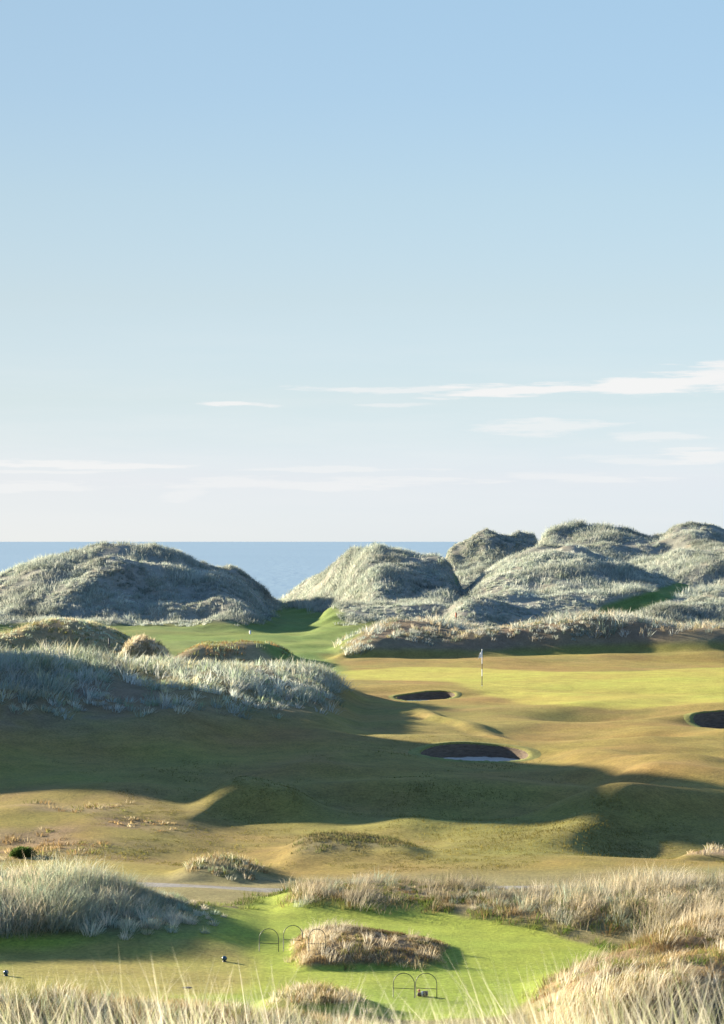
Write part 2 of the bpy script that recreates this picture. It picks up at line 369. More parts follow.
# near ground
near = 1-sstep(81, 84, gy)
col = lerp(col, near, (.19, .165, .07))
mtee = area(TEE, .22, wob=.35, wsc=1.6); col = lerp(col, mtee, (.21, .26, .037))
col = lerp(col, mtee*sstep(-.2, .5, n7)*.5, (.235, .27, .045))
mworn = area(WORN, .5, wob=.3)*mtee; col = lerp(col, mworn*(.75+.25*sstep(-.4, .2, n3)), (.235, .205, .055))
for nm, cc in (('M', (.13, .12, .06)), ('N', (.21, .17, .085)), ('O', (.24, .175, .085)), ('Pm', (.20, .14, .075)), ('Q', (.16, .125, .06)), ('R', (.15, .12, .06)), ('L', (.15, .125, .06)), ('K', (.24, .18, .11))):
    mm = is_hill(nm)*(sstep(.04, .16, gc) if nm == 'Pm' else sstep(.12, .4, gc)); col = lerp(col, mm, cc)
mpath = area(PATHP, .12, wob=.15)*(1-sstep(.2, .5, gc)); col = lerp(col, mpath*(.72+.28*sstep(-.3, .3, fbm(gx, gy, .8, 3, 95))), (.21, .205, .19))

# objects the ground is divided into: face -> zone
zone = np.zeros(gx.shape, np.int32)
ZN = {0: 'ground'}
def zset(mask, key):
    k = len(ZN); ZN[k] = key; zone[mask] = k
zset((gy > 82) & (gy < 200) & (np.abs(gx) < .35*gy), 'fairway')
zset(area(VALLEY, .8) > .5, 'valley_fairway')
zset(mgreen > .5, 'putting_green')
zset(mtee > .5, 'tee')
zset(mpath > .5, 'path')
DUNES = {'Z': ('Z',), 'A': ('A', 'A2', 'A3'), 'B': ('B', 'B2'), 'C': ('C',), 'D': ('D', 'D2'), 'E': ('E', 'E2'), 'F': ('F',), 'G': ('G',), 'H': ('H',), 'I': ('I',), 'I2': ('I2',), 'I3': ('I3',), 'L': ('L',), 'M': ('M',), 'N': ('N',), 'O': ('O',), 'P': ('Pm',), 'Q': ('Q',), 'R': ('R',), 'K': ('K',), 'V': ('V',)}
for k, v in DUNES.items(): zset(is_hill(*v) & (gc > .3), k)
ZLAB = {
 'ground': ('ground', 'dry rough ground of short brown and olive grass around the golf hole', 'ground'),
 'fairway': ('fairway', 'golden rolling fairway with hollows leading up to the flag', 'fairway'),
 'valley_fairway': ('fairway', 'green fairway running between the two big dunes down towards the sea', 'fairway'),
 'putting_green': ('putting_green', 'smooth bright yellow green putting surface around the flagstick', 'putting green'),
 'tee': ('lawn', 'bright green mown tee lawn with a worn golden strip, in front of the path', 'tee lawn'),
 'path': ('path', 'narrow grey path crossing behind the tee lawn', 'path'),
 'A': ('dune', 'big rounded grassy dune at the left, silhouetted against the sea', 'dune'),
 'B': ('dune', 'grassy dune right of the sea gap, beside the green valley fairway', 'dune'),
 'C': ('dune', 'small farther dune peeping up between the sea and the tallest right dunes', 'dune'),
 'D': ('dune', 'broad silvery dune with a smooth rounded top behind the orange post', 'dune'),
 'E': ('dune', 'highest and farthest dune ridge at the right edge of the skyline', 'dune'),
 'F': ('dune', 'low pale dune at the right edge below the narrow green strip', 'dune'),
 'G': ('hill', 'long low grass topped bank in shade right behind the putting green', 'bank'),
 'H': ('hill', 'long shaded grass ridge at the left that throws its shadow over the fairway', 'ridge'),
 'Z': ('hill', 'tall unseen dune beyond the left picture edge, shaped to shade the hollow', 'dune'),
 'I': ('hill', 'bare tan sandy mound below the big left dune', 'mound'),
 'I2': ('hill', 'low flat brown hump beside the valley fairway', 'mound'),
 'I3': ('hill', 'tiny pointed tussock mound poking up behind the left ridge', 'mound'),
 'L': ('hill', 'dark low grass bank just behind the grey path', 'bank'),
 'M': ('hill', 'bank under blue green tussocks left of the tee lawn', 'bank'),
 'N': ('hill', 'long low bank under pale straw grass between tee lawn and path', 'bank'),
 'O': ('hill', 'tan hillside rising in the lower right corner', 'hillside'),
 'P': ('hill', 'oval brown mound standing like an island in the tee lawn', 'mound'),
 'Q': ('hill', 'small mound in front of the tee lawn left of the nearer hoops', 'mound'),
 'R': ('hill', 'low bank along the bottom edge in front of the worn tee', 'bank'),
 'K': ('hill', 'bare lumpy bank at the right edge beyond the path', 'bank'),
 'V': ('hill', 'dark rough hump in the hollow beyond the path', 'mound'),
}
# bunkers cut holes in the ground
hole = np.zeros(gx.shape, bool)
for b in BUN:
    X, Y = bunk_xy(b); hole |= ((gx-X)/(b[3]*1.13))**2+((gy-Y)/(b[4]*1.13))**2 < 1
I = np.arange(NY*NX).reshape(NY, NX)
Q4 = np.stack([I[:-1, :-1], I[:-1, 1:], I[1:, 1:], I[1:, :-1]], -1).reshape(-1, 4)
fz = zone[Q4[:, 0]]
keep = ~hole[Q4].all(1)
GZ = gz.reshape(NY, NX)
V3 = np.stack([gx, gy, gz], -1).astype(np.float32)
# one set of vertex normals for the whole ground, so that neighbouring pieces shade alike
G3 = V3.reshape(NY, NX, 3).astype(np.float64)
du = np.zeros_like(G3); dv = np.zeros_like(G3)
du[:, 1:-1] = G3[:, 2:]-G3[:, :-2]; du[:, 0] = G3[:, 1]-G3[:, 0]; du[:, -1] = G3[:, -1]-G3[:, -2]
dv[1:-1] = G3[2:]-G3[:-2]; dv[0] = G3[1]-G3[0]; dv[-1] = G3[-1]-G3[-2]
GN = np.cross(du, dv).reshape(-1, 3); GN /= np.linalg.norm(GN, axis=1)[:, None]+1e-12
for k, key in ZN.items():
    q = Q4[(fz == k) & keep]
    if len(q) < 4: continue
    u, inv = np.unique(q, return_inverse=True)
    nm, lab, cat = ZLAB[key]
    o = mesh_np(nm, V3[u], quads=inv.reshape(-1, 4), mat=TURF, col=col[u])
    o.data.normals_split_custom_set_from_vertices(GN[u].astype(np.float32).tolist())
    tag(o, lab, cat, 'structure')

# ------------------------------------------------------------------ grass
QA = None
def face_pick(mask_v, n):
    """n random ground points, drawn by area times density"""
    f = np.nonzero((mask_v[Q4].mean(1) > 0) & keep)[0]
    q = Q4[f]
    a = np.linalg.norm(np.cross(V3[q[:, 2]]-V3[q[:, 0]], V3[q[:, 3]]-V3[q[:, 1]]), axis=1)*.5*mask_v[q].mean(1)
    n = int(min(n if n > 1 else 0, 400000))
    i = rng.choice(len(f), n, p=a/a.sum()); q = q[i]
    r1, r2 = rng.random(n)[:, None], rng.random(n)[:, None]
    p = (V3[q[:, 0]]*(1-r1)+V3[q[:, 1]]*r1)*(1-r2)+(V3[q[:, 3]]*(1-r1)+V3[q[:, 2]]*r1)*r2
    return p.astype(np.float64), float(a.sum())

def blades(base, h, w, az, lean, curl, cb, ct):
    """tapered bent blades: 5 points each"""
    n = len(base)
    d = np.stack([np.cos(az), np.sin(az), np.zeros(n)], -1)
    ta = az+rng.normal(pi/2, .7, n)
    s = np.stack([np.cos(ta), np.sin(ta), np.zeros(n)], -1)*w[:, None]*.5
    l1, l2 = lean, lean+curl
    up = np.array([0, 0, 1.])
    mid = base+(d*np.sin(l1)[:, None]+up*np.cos(l1)[:, None])*(h*.55)[:, None]
    tip = mid+(d*np.sin(l2)[:, None]+up*np.cos(l2)[:, None])*(h*.45)[:, None]
    b0 = base-up*.03
    V = np.stack([b0-s, b0+s, mid+s*.75, mid-s*.75, tip], 1).reshape(-1, 3)
    cm = cb*.5+ct*.5
    CC = np.stack([cb, cb, cm, cm, ct], 1).reshape(-1, 3)
    o = (np.arange(n)*5)[:, None]
    return V, np.concatenate([o, o+1, o+2, o+3], 1), np.concatenate([o+3, o+2, o+4], 1), CC

def pal(cols, n, jit=.12, wts=None):
    c = np.array(cols)
    i = rng.choice(len(c), n, p=None if wts is None else np.array(wts)/sum(wts))
    return np.clip(c[i]*(1+rng.normal(0, jit, n))[:, None], .01, .9)

def tussocks(name, label, mask, per_m2, nb, rad, h, w, cols, wts=None, spread=.55, curl=.5, wind=.15, windaz=0.2, cap=9000, hn=4., hmin=.55, tipc=1.12, hs=None, tv=1.):
    """clumps of blades over the masked ground, one object"""
    vis = mask*((gpx > -170) & (gpx < 900))*(gy > 4)
    if vis.max() <= 0: return None
    f = np.nonzero(vis[Q4].mean(1) > 0)[0]
    q = Q4[f]; ar = (np.linalg.norm(np.cross(V3[q[:, 2]]-V3[q[:, 0]], V3[q[:, 3]]-V3[q[:, 1]]), axis=1)*.5*vis[q].mean(1)).sum()
    nt_ = int(min(cap, max(5, ar*per_m2)))
    c, _ = face_pick(vis, nt_)
    big = np.clip(1+fbm(c[:, 0], c[:, 1], hn, 3, 71)*1.1, hmin, 1.7)*rng.uniform(.75, 1.25, nt_)
    if hs: big = big*hs(c[:, 0], c[:, 1])
    tc = pal(cols, nt_, .13*tv, wts); tc = tc*tv+(1-tv)*tc.mean(0)
    # neighbouring clumps share a tint
    tint = 1+fbm(c[:, 0], c[:, 1], 5, 3, 72)*.45+fbm(c[:, 0], c[:, 1], 1.3, 2, 74)*.25*tv
    tc = tc*tint[:, None]
    taz = windaz+rng.normal(0, .5, nt_)+fbm(c[:, 0], c[:, 1], 8, 2, 73)*1.5
    k = np.repeat(np.arange(nt_), nb); n = len(k)
    rr = np.sqrt(rng.random(n))*rad*big[k]; ra = rng.random(n)*2*pi
    p = c[k].copy(); p[:, 0] += rr*np.cos(ra); p[:, 1] += rr*np.sin(ra)
    p[:, 2] = terrain(p[:, 0], p[:, 1])
    out = rr/(rad*big[k]+1e-6)
    vx = np.cos(ra)*out*spread+np.cos(taz[k])*wind*2+rng.normal(0, .16, n)
    vy = np.sin(ra)*out*spread+np.sin(taz[k])*wind*2+rng.normal(0, .16, n)
    az = np.arctan2(vy, vx); lean = np.minimum(np.hypot(vx, vy), 1.15)
    hh = h*big[k]*rng.uniform(.6, 1.15, n); ww = w*rng.uniform(.6, 1.3, n)
    cb = tc[k]*(1+rng.normal(0, .12, n))[:, None]*np.array([.95, .98, .92]); ct = np.clip(cb*np.array([tipc*1.04, tipc, tipc*.96]), 0, .9)
    V, q4, t3, CC = blades(p, hh, ww, az, lean, rng.uniform(0, curl, n)*2, cb, ct)
    o = mesh_np(name, V, q4, t3, BLADE, CC, smooth=True)
    tag(o, label, 'grass', 'stuff')
    print(name, label[:30], nt_, n)
    return o

SILVER = [(.375, .405, .365), (.30, .345, .315), (.42, .425, .385), (.22, .26, .205), (.47, .465, .42)]
STRAW = [(.52, .45, .34), (.46, .38, .26), (.58, .52, .42), (.34, .30, .18), (.42, .38, .30)]
BLUE = [(.31, .37, .29), (.37, .41, .33), (.25, .30, .19), (.47, .45, .35), (.40, .37, .24)]
HEATH = [(.27, .185, .09), (.20, .135, .065), (.34, .26, .14), (.17, .17, .055), (.42, .35, .23)]
GREENG = [(.10, .17, .03), (.14, .20, .04), (.18, .20, .06)]
patch = sstep(-.45, .05, fbm(gx, gy, 5, 3, 81))
dlab = {'A': 'silvery marram grass covering the big left dune', 'B': 'marram grass on the dune just right of the sea gap', 'C': 'marram grass on the small far dune between sea and tall dunes',
        'D': 'silvery marram grass over the broad rounded dune behind the orange post', 'E': 'marram grass on the highest far ridge at the right', 'F': 'pale marram grass on the low right dune below the green strip'}
nostrip = 1-np.clip(STRIPM*1.3+area(VALLEY, 1.0), 0, 1)
for key in 'ABCDEF':
    m = is_hill(*DUNES[key])*sstep(.25, .7, gc)*nostrip*(.15+.85*patch)*(gy < 372)
    tussocks('dune_grass', dlab[key], m, 4.2, 20, .36, .50, .042, SILVER, [3, 3, 2, 2, 2], cap=12500, spread=.75, tv=.7, hn=5., hmin=.5)
crestG = is_hill('G')*np.maximum(sstep(.9, 1.7, gc), np.maximum(sstep(205, 208, gy), sstep(385, 360, gpx))*sstep(.2, .7, gc))*(.3+.7*patch)
tussocks('bank_grass', 'pale tufted grass along the top of the bank behind the putting green', crestG, 3.2, 18, .32, .55, .045, SILVER+SILVER+STRAW[:4], cap=5200, spread=.7)
crestH = is_hill('H')*sstep(.35, 1.0, gc)*sstep(735, 695, gpy)*(.12+.88*patch*sstep(.1, .75, 1-(gpy-655)/90))*(gx > -34)
tussocks('ridge_grass', 'tufted grey green grass along the top of the shaded left ridge', crestH, 3.6, 24, .34, .66, .034, SILVER+BLUE, cap=6000, spread=.8, windaz=.1, wind=.22)
m = is_hill('I3')*sstep(.2, .5, gc); tussocks('mound_grass', 'tuft of grass on the tiny pointed mound behind the left ridge', m, 6, 24, .3, .55, .04, STRAW, cap=160)
m = is_hill('I')*sstep(.3, .8, gc)*sstep(.1, .45, np.abs(fbm(gx, gy, 6, 2, 90))+.12*sstep(-23, -18, gx)); tussocks('mound_grass', 'short dry grass on the tan sandy mound', m, 4, 18, .3, .28, .035, BLUE+HEATH[3:], cap=2200)
m = is_hill('I2')*sstep(.3, .8, gc)*sstep(-.3, .1, n3); tussocks('mound_grass', 'short brown grass on the low flat hump beside the valley fairway', m, 3, 16, .3, .2, .04, HEATH[1:2]+HEATH[3:4]+BLUE[2:3], cap=700)
m = is_hill('M')*sstep(.14, .4, gc)*(.45+.55*patch); tussocks('tussock_grass', 'dense blue green and straw tussocks on the bank left of the tee lawn', m, 12, 62, .27, .56, .011, BLUE+STRAW[:3], [3, 3, 2, 3, 2, 2, 1, 2], hn=2.0, hmin=.4, cap=2700, spread=.75, curl=.6, hs=lambda x, y: 1-.62*sstep(-7.2, -4.6, x))
m = is_hill('L')*sstep(.1, .3, gc); tussocks('tussock_grass', 'dark and tawny grass on the low bank behind the path', m, 12, 24, .2, .24, .02, HEATH+BLUE[2:4]+STRAW[3:], cap=700, spread=.7)
pN = sstep(-.35, .1, fbm(gx, gy, 1.7, 3, 84))
m = is_hill('N')*sstep(.1, .35, gc)*(1-.75*np.exp(-((gx-1.2)/1.6)**2))*(.18+.82*pN); tussocks('straw_grass', 'pale windswept straw grass between the tee lawn and the path', m, 10, 74, .28, .50, .009, STRAW+BLUE[:2], [3, 3, 2, 2, 2, 1, 1], cap=3400, spread=.7, curl=.9, wind=.26, windaz=.1, hn=1.8, hmin=.4, hs=lambda x, y: .8+.25*sstep(2, 8, x))
m = is_hill('N')*sstep(.08, .3, gc); tussocks('heath_grass', 'short brown and green growth low on the straw bank edge', m, 12, 24, .18, .2, .014, HEATH+GREENG, cap=2600, spread=.8)
m = is_hill('O')*sstep(.1, .5, gc)*(gpx > 480); tussocks('hillside_grass', 'tawny heath grass over the hillside in the lower right corner', m*(.5+.5*sstep(-.3, .1, n3)), 16, 44, .24, .22, .012, HEATH+GREENG[1:], [3, 3, 3, 3, 1, 1, 1], cap=3000, spread=.8, curl=.8, hn=1.6, hmin=.4)
tussocks('straw_grass', 'tall pale straw tufts scattered over the lower right hillside', m*sstep(-.05, .3, fbm(gx, gy, 3, 3, 83)), 4, 44, .22, .55, .009, STRAW, [3, 2, 3, 1, 2], cap=520, spread=.5, curl=.7, wind=.25, windaz=.2)
m = is_hill('Pm')*sstep(.03, .14, gc); tussocks('mound_grass', 'brown heathery grass covering the oval island mound in the tee lawn', m, 26, 40, .18, .16, .010, HEATH+STRAW[1:2], [3, 2, 4, 2, 3, 2], cap=1300, spread=.85, curl=.8)
tussocks('mound_grass', 'pale spiky tufts standing on the oval island mound', m*np.exp(-((gx+.75)/.6)**2)+m*.15, 7, 30, .14, .45, .008, STRAW, [2, 1, 4, 0, 2], cap=70, spread=.55)
m = is_hill('Q')*sstep(.1, .3, gc); tussocks('mound_grass', 'brown and grey grass on the small mound left of the nearer hoops', m, 20, 34, .16, .26, .013, HEATH+STRAW, cap=300, spread=.8)
m = is_hill('R')*sstep(.08, .25, gc); tussocks('tussock_grass', 'mixed straw and green grass along the bottom edge before the worn tee', m, 13, 46, .2, .30, .009, STRAW+BLUE+HEATH[:4]+HEATH[:4], cap=1300, spread=.6)
m = is_hill('K')*sstep(.15, .4, gc); tussocks('bank_grass', 'dry tufts on the lumpy bank at the right edge', m, 6, 20, .2, .28, .02, HEATH+STRAW, cap=400)
m = is_hill('V')*sstep(.15, .5, gc); tussocks('rough_grass', 'short dark rough on the hump in the hollow beyond the path', m, 14, 18, .22, .15, .022, [(.11, .10, .045), (.14, .12, .06), (.09, .10, .04)], cap=2400, spread=.8, hmin=.3)
m = (lrough > .35)*sstep(0, .4, n3); tussocks('rough_grass', 'tawny rough grass on the left slope beyond the tussock bank', m, 4, 16, .25, .18, .03, HEATH, cap=900, spread=.8)
m = ((gy > 83)*(gy < 124)*(gc < .9)*(1-mgreen))*sstep(.0, .45, n7+.5*n3)*(.25+.75*sstep(112, 96, gy))*(np.abs(gpx-362) < 400)
tussocks('rough_grass', 'short tawny tufts scattered over the rolling ground of the hollow', m, 9, 14, .3, .055, .022, [(.17, .14, .04), (.15, .13, .04), (.18, .15, .05), (.13, .13, .035)], cap=7000, tipc=1.03, tv=.7, spread=.9)
edge = area(TEE, .45, wob=.35, wsc=1.6); edge = (edge > .04)*(edge < .75)*(gy > 63)*1.0
tussocks('fringe_grass', 'fresh green fringe of longer grass round the edge of the tee lawn', edge, 14, 24, .13, .13, .012, GREENG+[(.2, .19, .07)], cap=1700, spread=.8)

# tall blades close to the viewer, rising from the slope below
def near_blades():
    n = 2800
    Y = rng.uniform(8, 19, n)
    px = rng.uniform(-60, 790, n)
    X = (px-CX)/F*Y
    z = terrain(X, Y)
    sight = ZC-(1024-CY)/F*Y                                              # height of the lower picture edge over that spot
    reach = np.minimum(rng.exponential(1, n), 2.3)*(9+17*sstep(400, 280, px)+20*sstep(490, 570, px))+6
    h = sight-z+reach/F*Y*1.0
    base = np.stack([X, Y, z], -1)
    az = np.where(rng.random(n) < .68, pi, 0)+rng.normal(0, .5, n)
    lean = np.abs(rng.normal(.16, .11, n)); curl_ = rng.normal(.18, .12, n); h = h/(.55*np.cos(lean)+.45*np.cos(lean+curl_))
    cb = pal([(.56, .52, .38), (.60, .56, .45), (.48, .46, .30), (.34, .38, .2)], n, .1); ct = cb*1.1
    V, q4, t3, CC = blades(base, h, rng.uniform(.006, .014, n), az, lean, curl_, cb, np.clip(ct, 0, .85))
    tag(mesh_np('foreground_grass', V, q4, t3, BLADE, CC), 'tall blurred straw blades rising in front along the bottom edge', 'grass', 'stuff')
near_blades()

# ------------------------------------------------------------------ bunkers
def ring_mesh(name, rings, mat, parent, cap=False, col=None):
    n = len(rings[0]); V = np.concatenate(rings); q = []; t = []
    for r in range(len(rings)-1):
        for i in range(n):
            j = (i+1) % n
            q.append((r*n+i, r*n+j, (r+1)*n+j, (r+1)*n+i))
    if cap:
        V = np.concatenate([V, rings[-1].mean(0, keepdims=True)]); c = len(V)-1; r = len(rings)-1
        t = [(r*n+i, r*n+(i+1) % n, c) for i in range(n)]
    return mesh_np(name, V, q, t, mat, col, parent=parent)
def bunker(b, label):
    X, Y = bunk_xy(b); n = 128
    th = np.linspace(0, 2*pi, n, endpoint=False)
    R = 1+.05*np.sin(2*th+.6)+.03*np.sin(3*th+b[0])
    def ring(s, dz=0., absz=None):
        x = X+b[3]*R*s*np.cos(th); y = Y+b[4]*R*s*np.sin(th)
        z = terrain(x, y)+dz if absz is None else np.full(n, absz)
        return np.stack([x, y, z], -1)
    root = link(bpy.data.objects.new('sand_bunker', None)); root.location = (X, Y, Hz(X, Y))
    tag(root, label, 'bunker', group='sand bunkers round the putting green')
    off = np.array(root.location)
    rim = ring(1.0)
    floor_z = rim[:, 2].min()-.22
    lipc = np.tile(np.array([.175, .175, .05]), (n*5, 1))
    jag = rng.normal(0, .012, n)
    top = ring(1.0, .018); top[:, 2] += jag
    l = [ring(1.30, -.05), ring(1.20, .008), ring(1.08, .016), top, ring(.985, -.05)]
    ring_mesh('turf_lip', [r-off for r in l], TURF, root, col=lipc)
    w = []
    for k in range(9):
        f = k/8; r = ring(.985-.075*f)
        r[:, 2] = (rim[:, 2]-.05)*(1-f)+(floor_z-.03)*f
        w.append(r-off+rng.normal(0, .008, (n, 3)))
    ring_mesh('turf_wall', w, SOD, root)
    fl = []
    for s, dz in ((.94, .10), (.86, .02), (.6, -.03), (.3, -.06), (.1, -.07)):
        r = ring(s, absz=floor_z+dz); r[:, 2] += fbm(r[:, 0], r[:, 1], .5, 2, 9)*.03; fl.append(r-off)
    ring_mesh('sand_floor', fl, SAND, root, cap=True)
bunker(BUN[0], 'largest and nearest sand bunker, dark walled, in the middle of the fairway')
bunker(BUN[1], 'small dark sand bunker at the front edge of the putting green left of the flag')
bunker(BUN[2], 'sand bunker with brown stacked turf wall cut off by the right edge')

# ------------------------------------------------------------------ small things
def tube(name, pts, r, mat, parent, n=10, closed=False):
    pts = np.array(pts, float); rings = []
    for i, p in enumerate(pts):
        t = pts[min(i+1, len(pts)-1)]-pts[max(i-1, 0)]; t /= np.linalg.norm(t)
        a = np.cross(t, [0, 1, 0.01]); 
        if np.linalg.norm(a) < .1: a = np.cross(t, [1, 0, 0])
        a /= np.linalg.norm(a); b = np.cross(t, a)
        rad = r[i] if hasattr(r, '__len__') else r
        rings.append(np.array([p+rad*(a*cos(2*pi*k/n)+b*sin(2*pi*k/n)) for k in range(n)]))
    V = np.concatenate(rings); m = len(rings)
    q = [(i*n+k, i*n+(k+1) % n, (i+1)*n+(k+1) % n, (i+1)*n+k) for i in range(m-1) for k in range(n)]
    V = np.concatenate([V, pts[:1], pts[-1:]]); c0 = m*n
    t = [(k, (k+1) % n, c0) for k in range(n)]+[((m-1)*n+k, (m-1)*n+(k+1) % n, c0+1) for k in range(n)]
    return mesh_np(name, V, q, t, mat, parent=parent)
def lathe(name, prof, mat, parent, n=24, loc=(0, 0, 0)):
    rings = [np.array([(loc[0]+r*cos(2*pi*k/n), loc[1]+r*sin(2*pi*k/n), loc[2]+z) for k in range(n)]) for r, z in prof]
    return ring_mesh(name, rings, mat, parent, cap=True)
def root_at(name, px, py, label, cat, group=None, y0=45.):
    x, y, z = ray(px, py, y0)
    o = link(bpy.data.objects.new(name, None)); o.location = (x, y, z)
    tag(o, label, cat, group=group); return o

fs = root_at('flagstick', 482, 686, 'slim black and white banded flagstick with limp white flag on the putting green', 'flagstick', y0=150)
tube('pole', [(0, 0, -.1), (0, 0, 2.2)], .021, WHITE, fs)
for z0, z1 in ((.02, .6), (1.02, 1.36)):
    tube('band', [(0, 0, z0), (0, 0, z1)], .0235, BLACK, fs)
lathe('knob', [(.0, 2.19), (.026, 2.2), (.032, 2.225), (.024, 2.25), (.004, 2.26)], WHITE, fs)
def limp_flag():
    nu, nv = 14, 14; V = []
    for j in range(nv):
        v = j/(nv-1)
        for i in range(nu):
            u = i/(nu-1)
            x = -.02-.20*u*(.62+.38*v)-.03*v*u
            y = .045*sin(u*9+v*1.5)*u
            z = 2.14-.36*v-.17*u**1.2-.03*sin(u*6)*v
            V.append((x, y, z))
    q = [(j*nu+i, j*nu+i+1, (j+1)*nu+i+1, (j+1)*nu+i) for j in range(nv-1) for i in range(nu-1)]
    o = mesh_np('flag', V, q, None, simple_mat('flag_cloth', (.80, .78, .77), .8, .05, 8), parent=fs)
    s = o.modifiers.new('thickness', 'SOLIDIFY'); s.thickness = .004
limp_flag()
ring_mesh('cup', [np.array([(r*cos(a), r*sin(a), z) for a in np.linspace(0, 2*pi, 25)[:-1]]) for r, z in ((.062, .012), (.054, .014), (.054, -.1))], WHITE, fs)

HOOPM = simple_mat('dark_green_iron', (.035, .05, .03), .5, .2, 30, .1, .2)
def hoop_pair(px, py, label, w, h, gap, skew, bars, third=None):
    r = root_at('bag_stand', px, py, label, 'bag stand', 'wire hoop stands beside the tee')
    def hoop(x0, yaw, hh=h):
        pts = [(-w/2, -.08), (-w/2, hh-w/2)]+[(-w/2*cos(a), hh-w/2+w/2*sin(a)) for a in np.linspace(0, pi, 17)[1:-1]]+[(w/2, hh-w/2), (w/2, -.08)]
        X = r.location
        P3 = []
        for u, z in pts:
            x = x0+u*cos(yaw); y = u*sin(yaw); P3.append((x, y, z))
        g0 = Hz(X[0]+x0, X[1])-X[2]
        tube('hoop', [(a, b, c+g0) for a, b, c in P3], .0085, HOOPM, r, 8)
        return g0
    for k, x0 in enumerate((-(w+gap)/2, (w+gap)/2)):
        g = hoop(x0, skew)
        if k in bars:
            tube('crossbar', [(x0-w/2*cos(skew)+.004, -w/2*sin(skew), .21+g), (x0+w/2*cos(skew)-.004, w/2*sin(skew), .20+g)], .007, HOOPM, r, 8)
    return r
near_hoop = hoop_pair(415, 998, 'nearer pair of thin dark wire hoops standing on the bright tee lawn', .47, .54, .02, -.15, (0, 1))
far_hoop = hoop_pair(281, 952, 'farther pair of thin dark wire hoops left of the island mound', .47, .56, .12, -.1, (0, 1))
x, y, z = ray(317, 953)
sh = link(bpy.data.objects.new('bag_stand', None)); sh.location = (x, y, z); tag(sh, 'single thin wire hoop half hidden by the island mound grass', 'bag stand', group='wire hoop stands beside the tee')
tube('hoop', [(-.2, 0, -.08), (-.2, 0, .35)]+[(-.2*cos(a), 0, .35+.2*sin(a)) for a in np.linspace(0, pi, 15)[1:-1]]+[(.2, 0, .35), (.2, 0, -.08)], .0085, HOOPM, sh, 8)
tube('crossbar', [(-.2, 0, .2), (.2, 0, .2)], .007, HOOPM, sh, 8)

# small caddy on the lawn under the right hoop: dark rounded drum with a pale band, a smaller brown block and a red knob
cd = root_at('tee_caddy', 425, 996.5, 'small dark rounded drum with pale band and red knob lying under the nearer hoops', 'caddy')
DRUM = simple_mat('dark_drum', (.03, .03, .035), .55, .2, 20)
def xl(name, prof, mat, parent, yc, zc, n=20):
    rings = [np.array([(x, yc+r*cos(2*pi*k/n), zc+r*sin(2*pi*k/n)) for k in range(n)]) for x, r in prof]
    return ring_mesh(name, rings, mat, parent, cap=True)
xl('drum', [(-.045, .0), (-.045, .055), (-.03, .062), (.05, .062), (.068, .05), (.072, .02)], DRUM, cd, 0, .06)
xl('band', [(-.085, .0), (-.085, .05), (-.046, .058), (-.0455, .0)], simple_mat('pale_plastic', (.55, .53, .55), .5), cd, 0, .06)
xl('body', [(-.17, .0), (-.17, .03), (-.155, .042), (-.10, .045), (-.0855, .04), (-.0852, 0)], simple_mat('brown_block', (.10, .06, .05), .7), cd, 0, .043)
lathe('knob', [(.012, .08), (.012, .115), (.026, .12), (.028, .14), (.016, .155)], simple_mat('red_knob', (.45, .10, .07), .5), cd, loc=(-.13, 0, 0))

# tee markers: dark teal balls on a short spike
TEAL = simple_mat('teal_gloss', (.015, .06, .085), .25, .15, 15)
def tee_marker(px, py, label):
    r = root_at('tee_marker', px, py, label, 'tee marker', 'tee markers on the worn tee')
    prof = [(.014, -.05), (.014, .015)]+[(.062*sin(a), .075-.06*cos(a)) for a in np.linspace(.25, pi-.02, 14)]
    lathe('ball', prof, TEAL, r)
    lathe('plate', [(.05, -.01), (.05, .012), (.045, .016), (.0, .016)], BLACK, r)
tee_marker(224.5, 962, 'round dark blue tee marker at the right end of the worn tee')
tee_marker(6, 976, 'round dark tee marker in shade at the left picture edge')
# small flat dark disc for a dark mark in the lawn
pl = root_at('dark_disc', 187, 988, 'small dark flat disc on the worn tee near the bottom grass', 'plate')
DISC = simple_mat('dark_matt', (.03, .028, .025), .95)
lathe('plate', [(.10, -.02), (.10, .008), (.09, .014), (.0, .015)], DISC, pl, n=12)
lathe('rim', [(.115, -.02), (.115, .006), (.101, .009)], DISC, pl, n=12)

# orange marker post in front of the broad dune
op = root_at('marker_post', 456, 622, 'small orange topped marker post in front of the broad silvery dune', 'post', y0=212)
tube('post', [(0, 0, -.2), (0, 0, .75)], .05, simple_mat('post_dark', (.12, .06, .04), .7), op, 8)
tube('cap', [(0, 0, .4), (0, 0, .82)], .085, simple_mat('orange_paint', (.55, .16, .05), .6), op, 10)
# thin dark post behind the left ridge, white marker on the far fairway
dp = root_at('marker_post', 109, 648, 'thin dark post standing behind the left ridge below the big dune', 'post', y0=160)
tube('post', [(0, 0, -.2), (0, 0, .62)], .04, BLACK, dp, 8); tube('cap', [(0, 0, .6), (0, 0, .68)], .05, BLACK, dp, 8)
wm = root_at('marker_post', 250, 634, 'tiny white marker on the fairway at the foot of the big left dune', 'post', y0=200)
tube('post', [(0, 0, -.1), (0, 0, .2)], .07, WHITE, wm, 8); lathe('cap', [(.085, .18), (.085, .25), (.05, .3)], WHITE, wm)

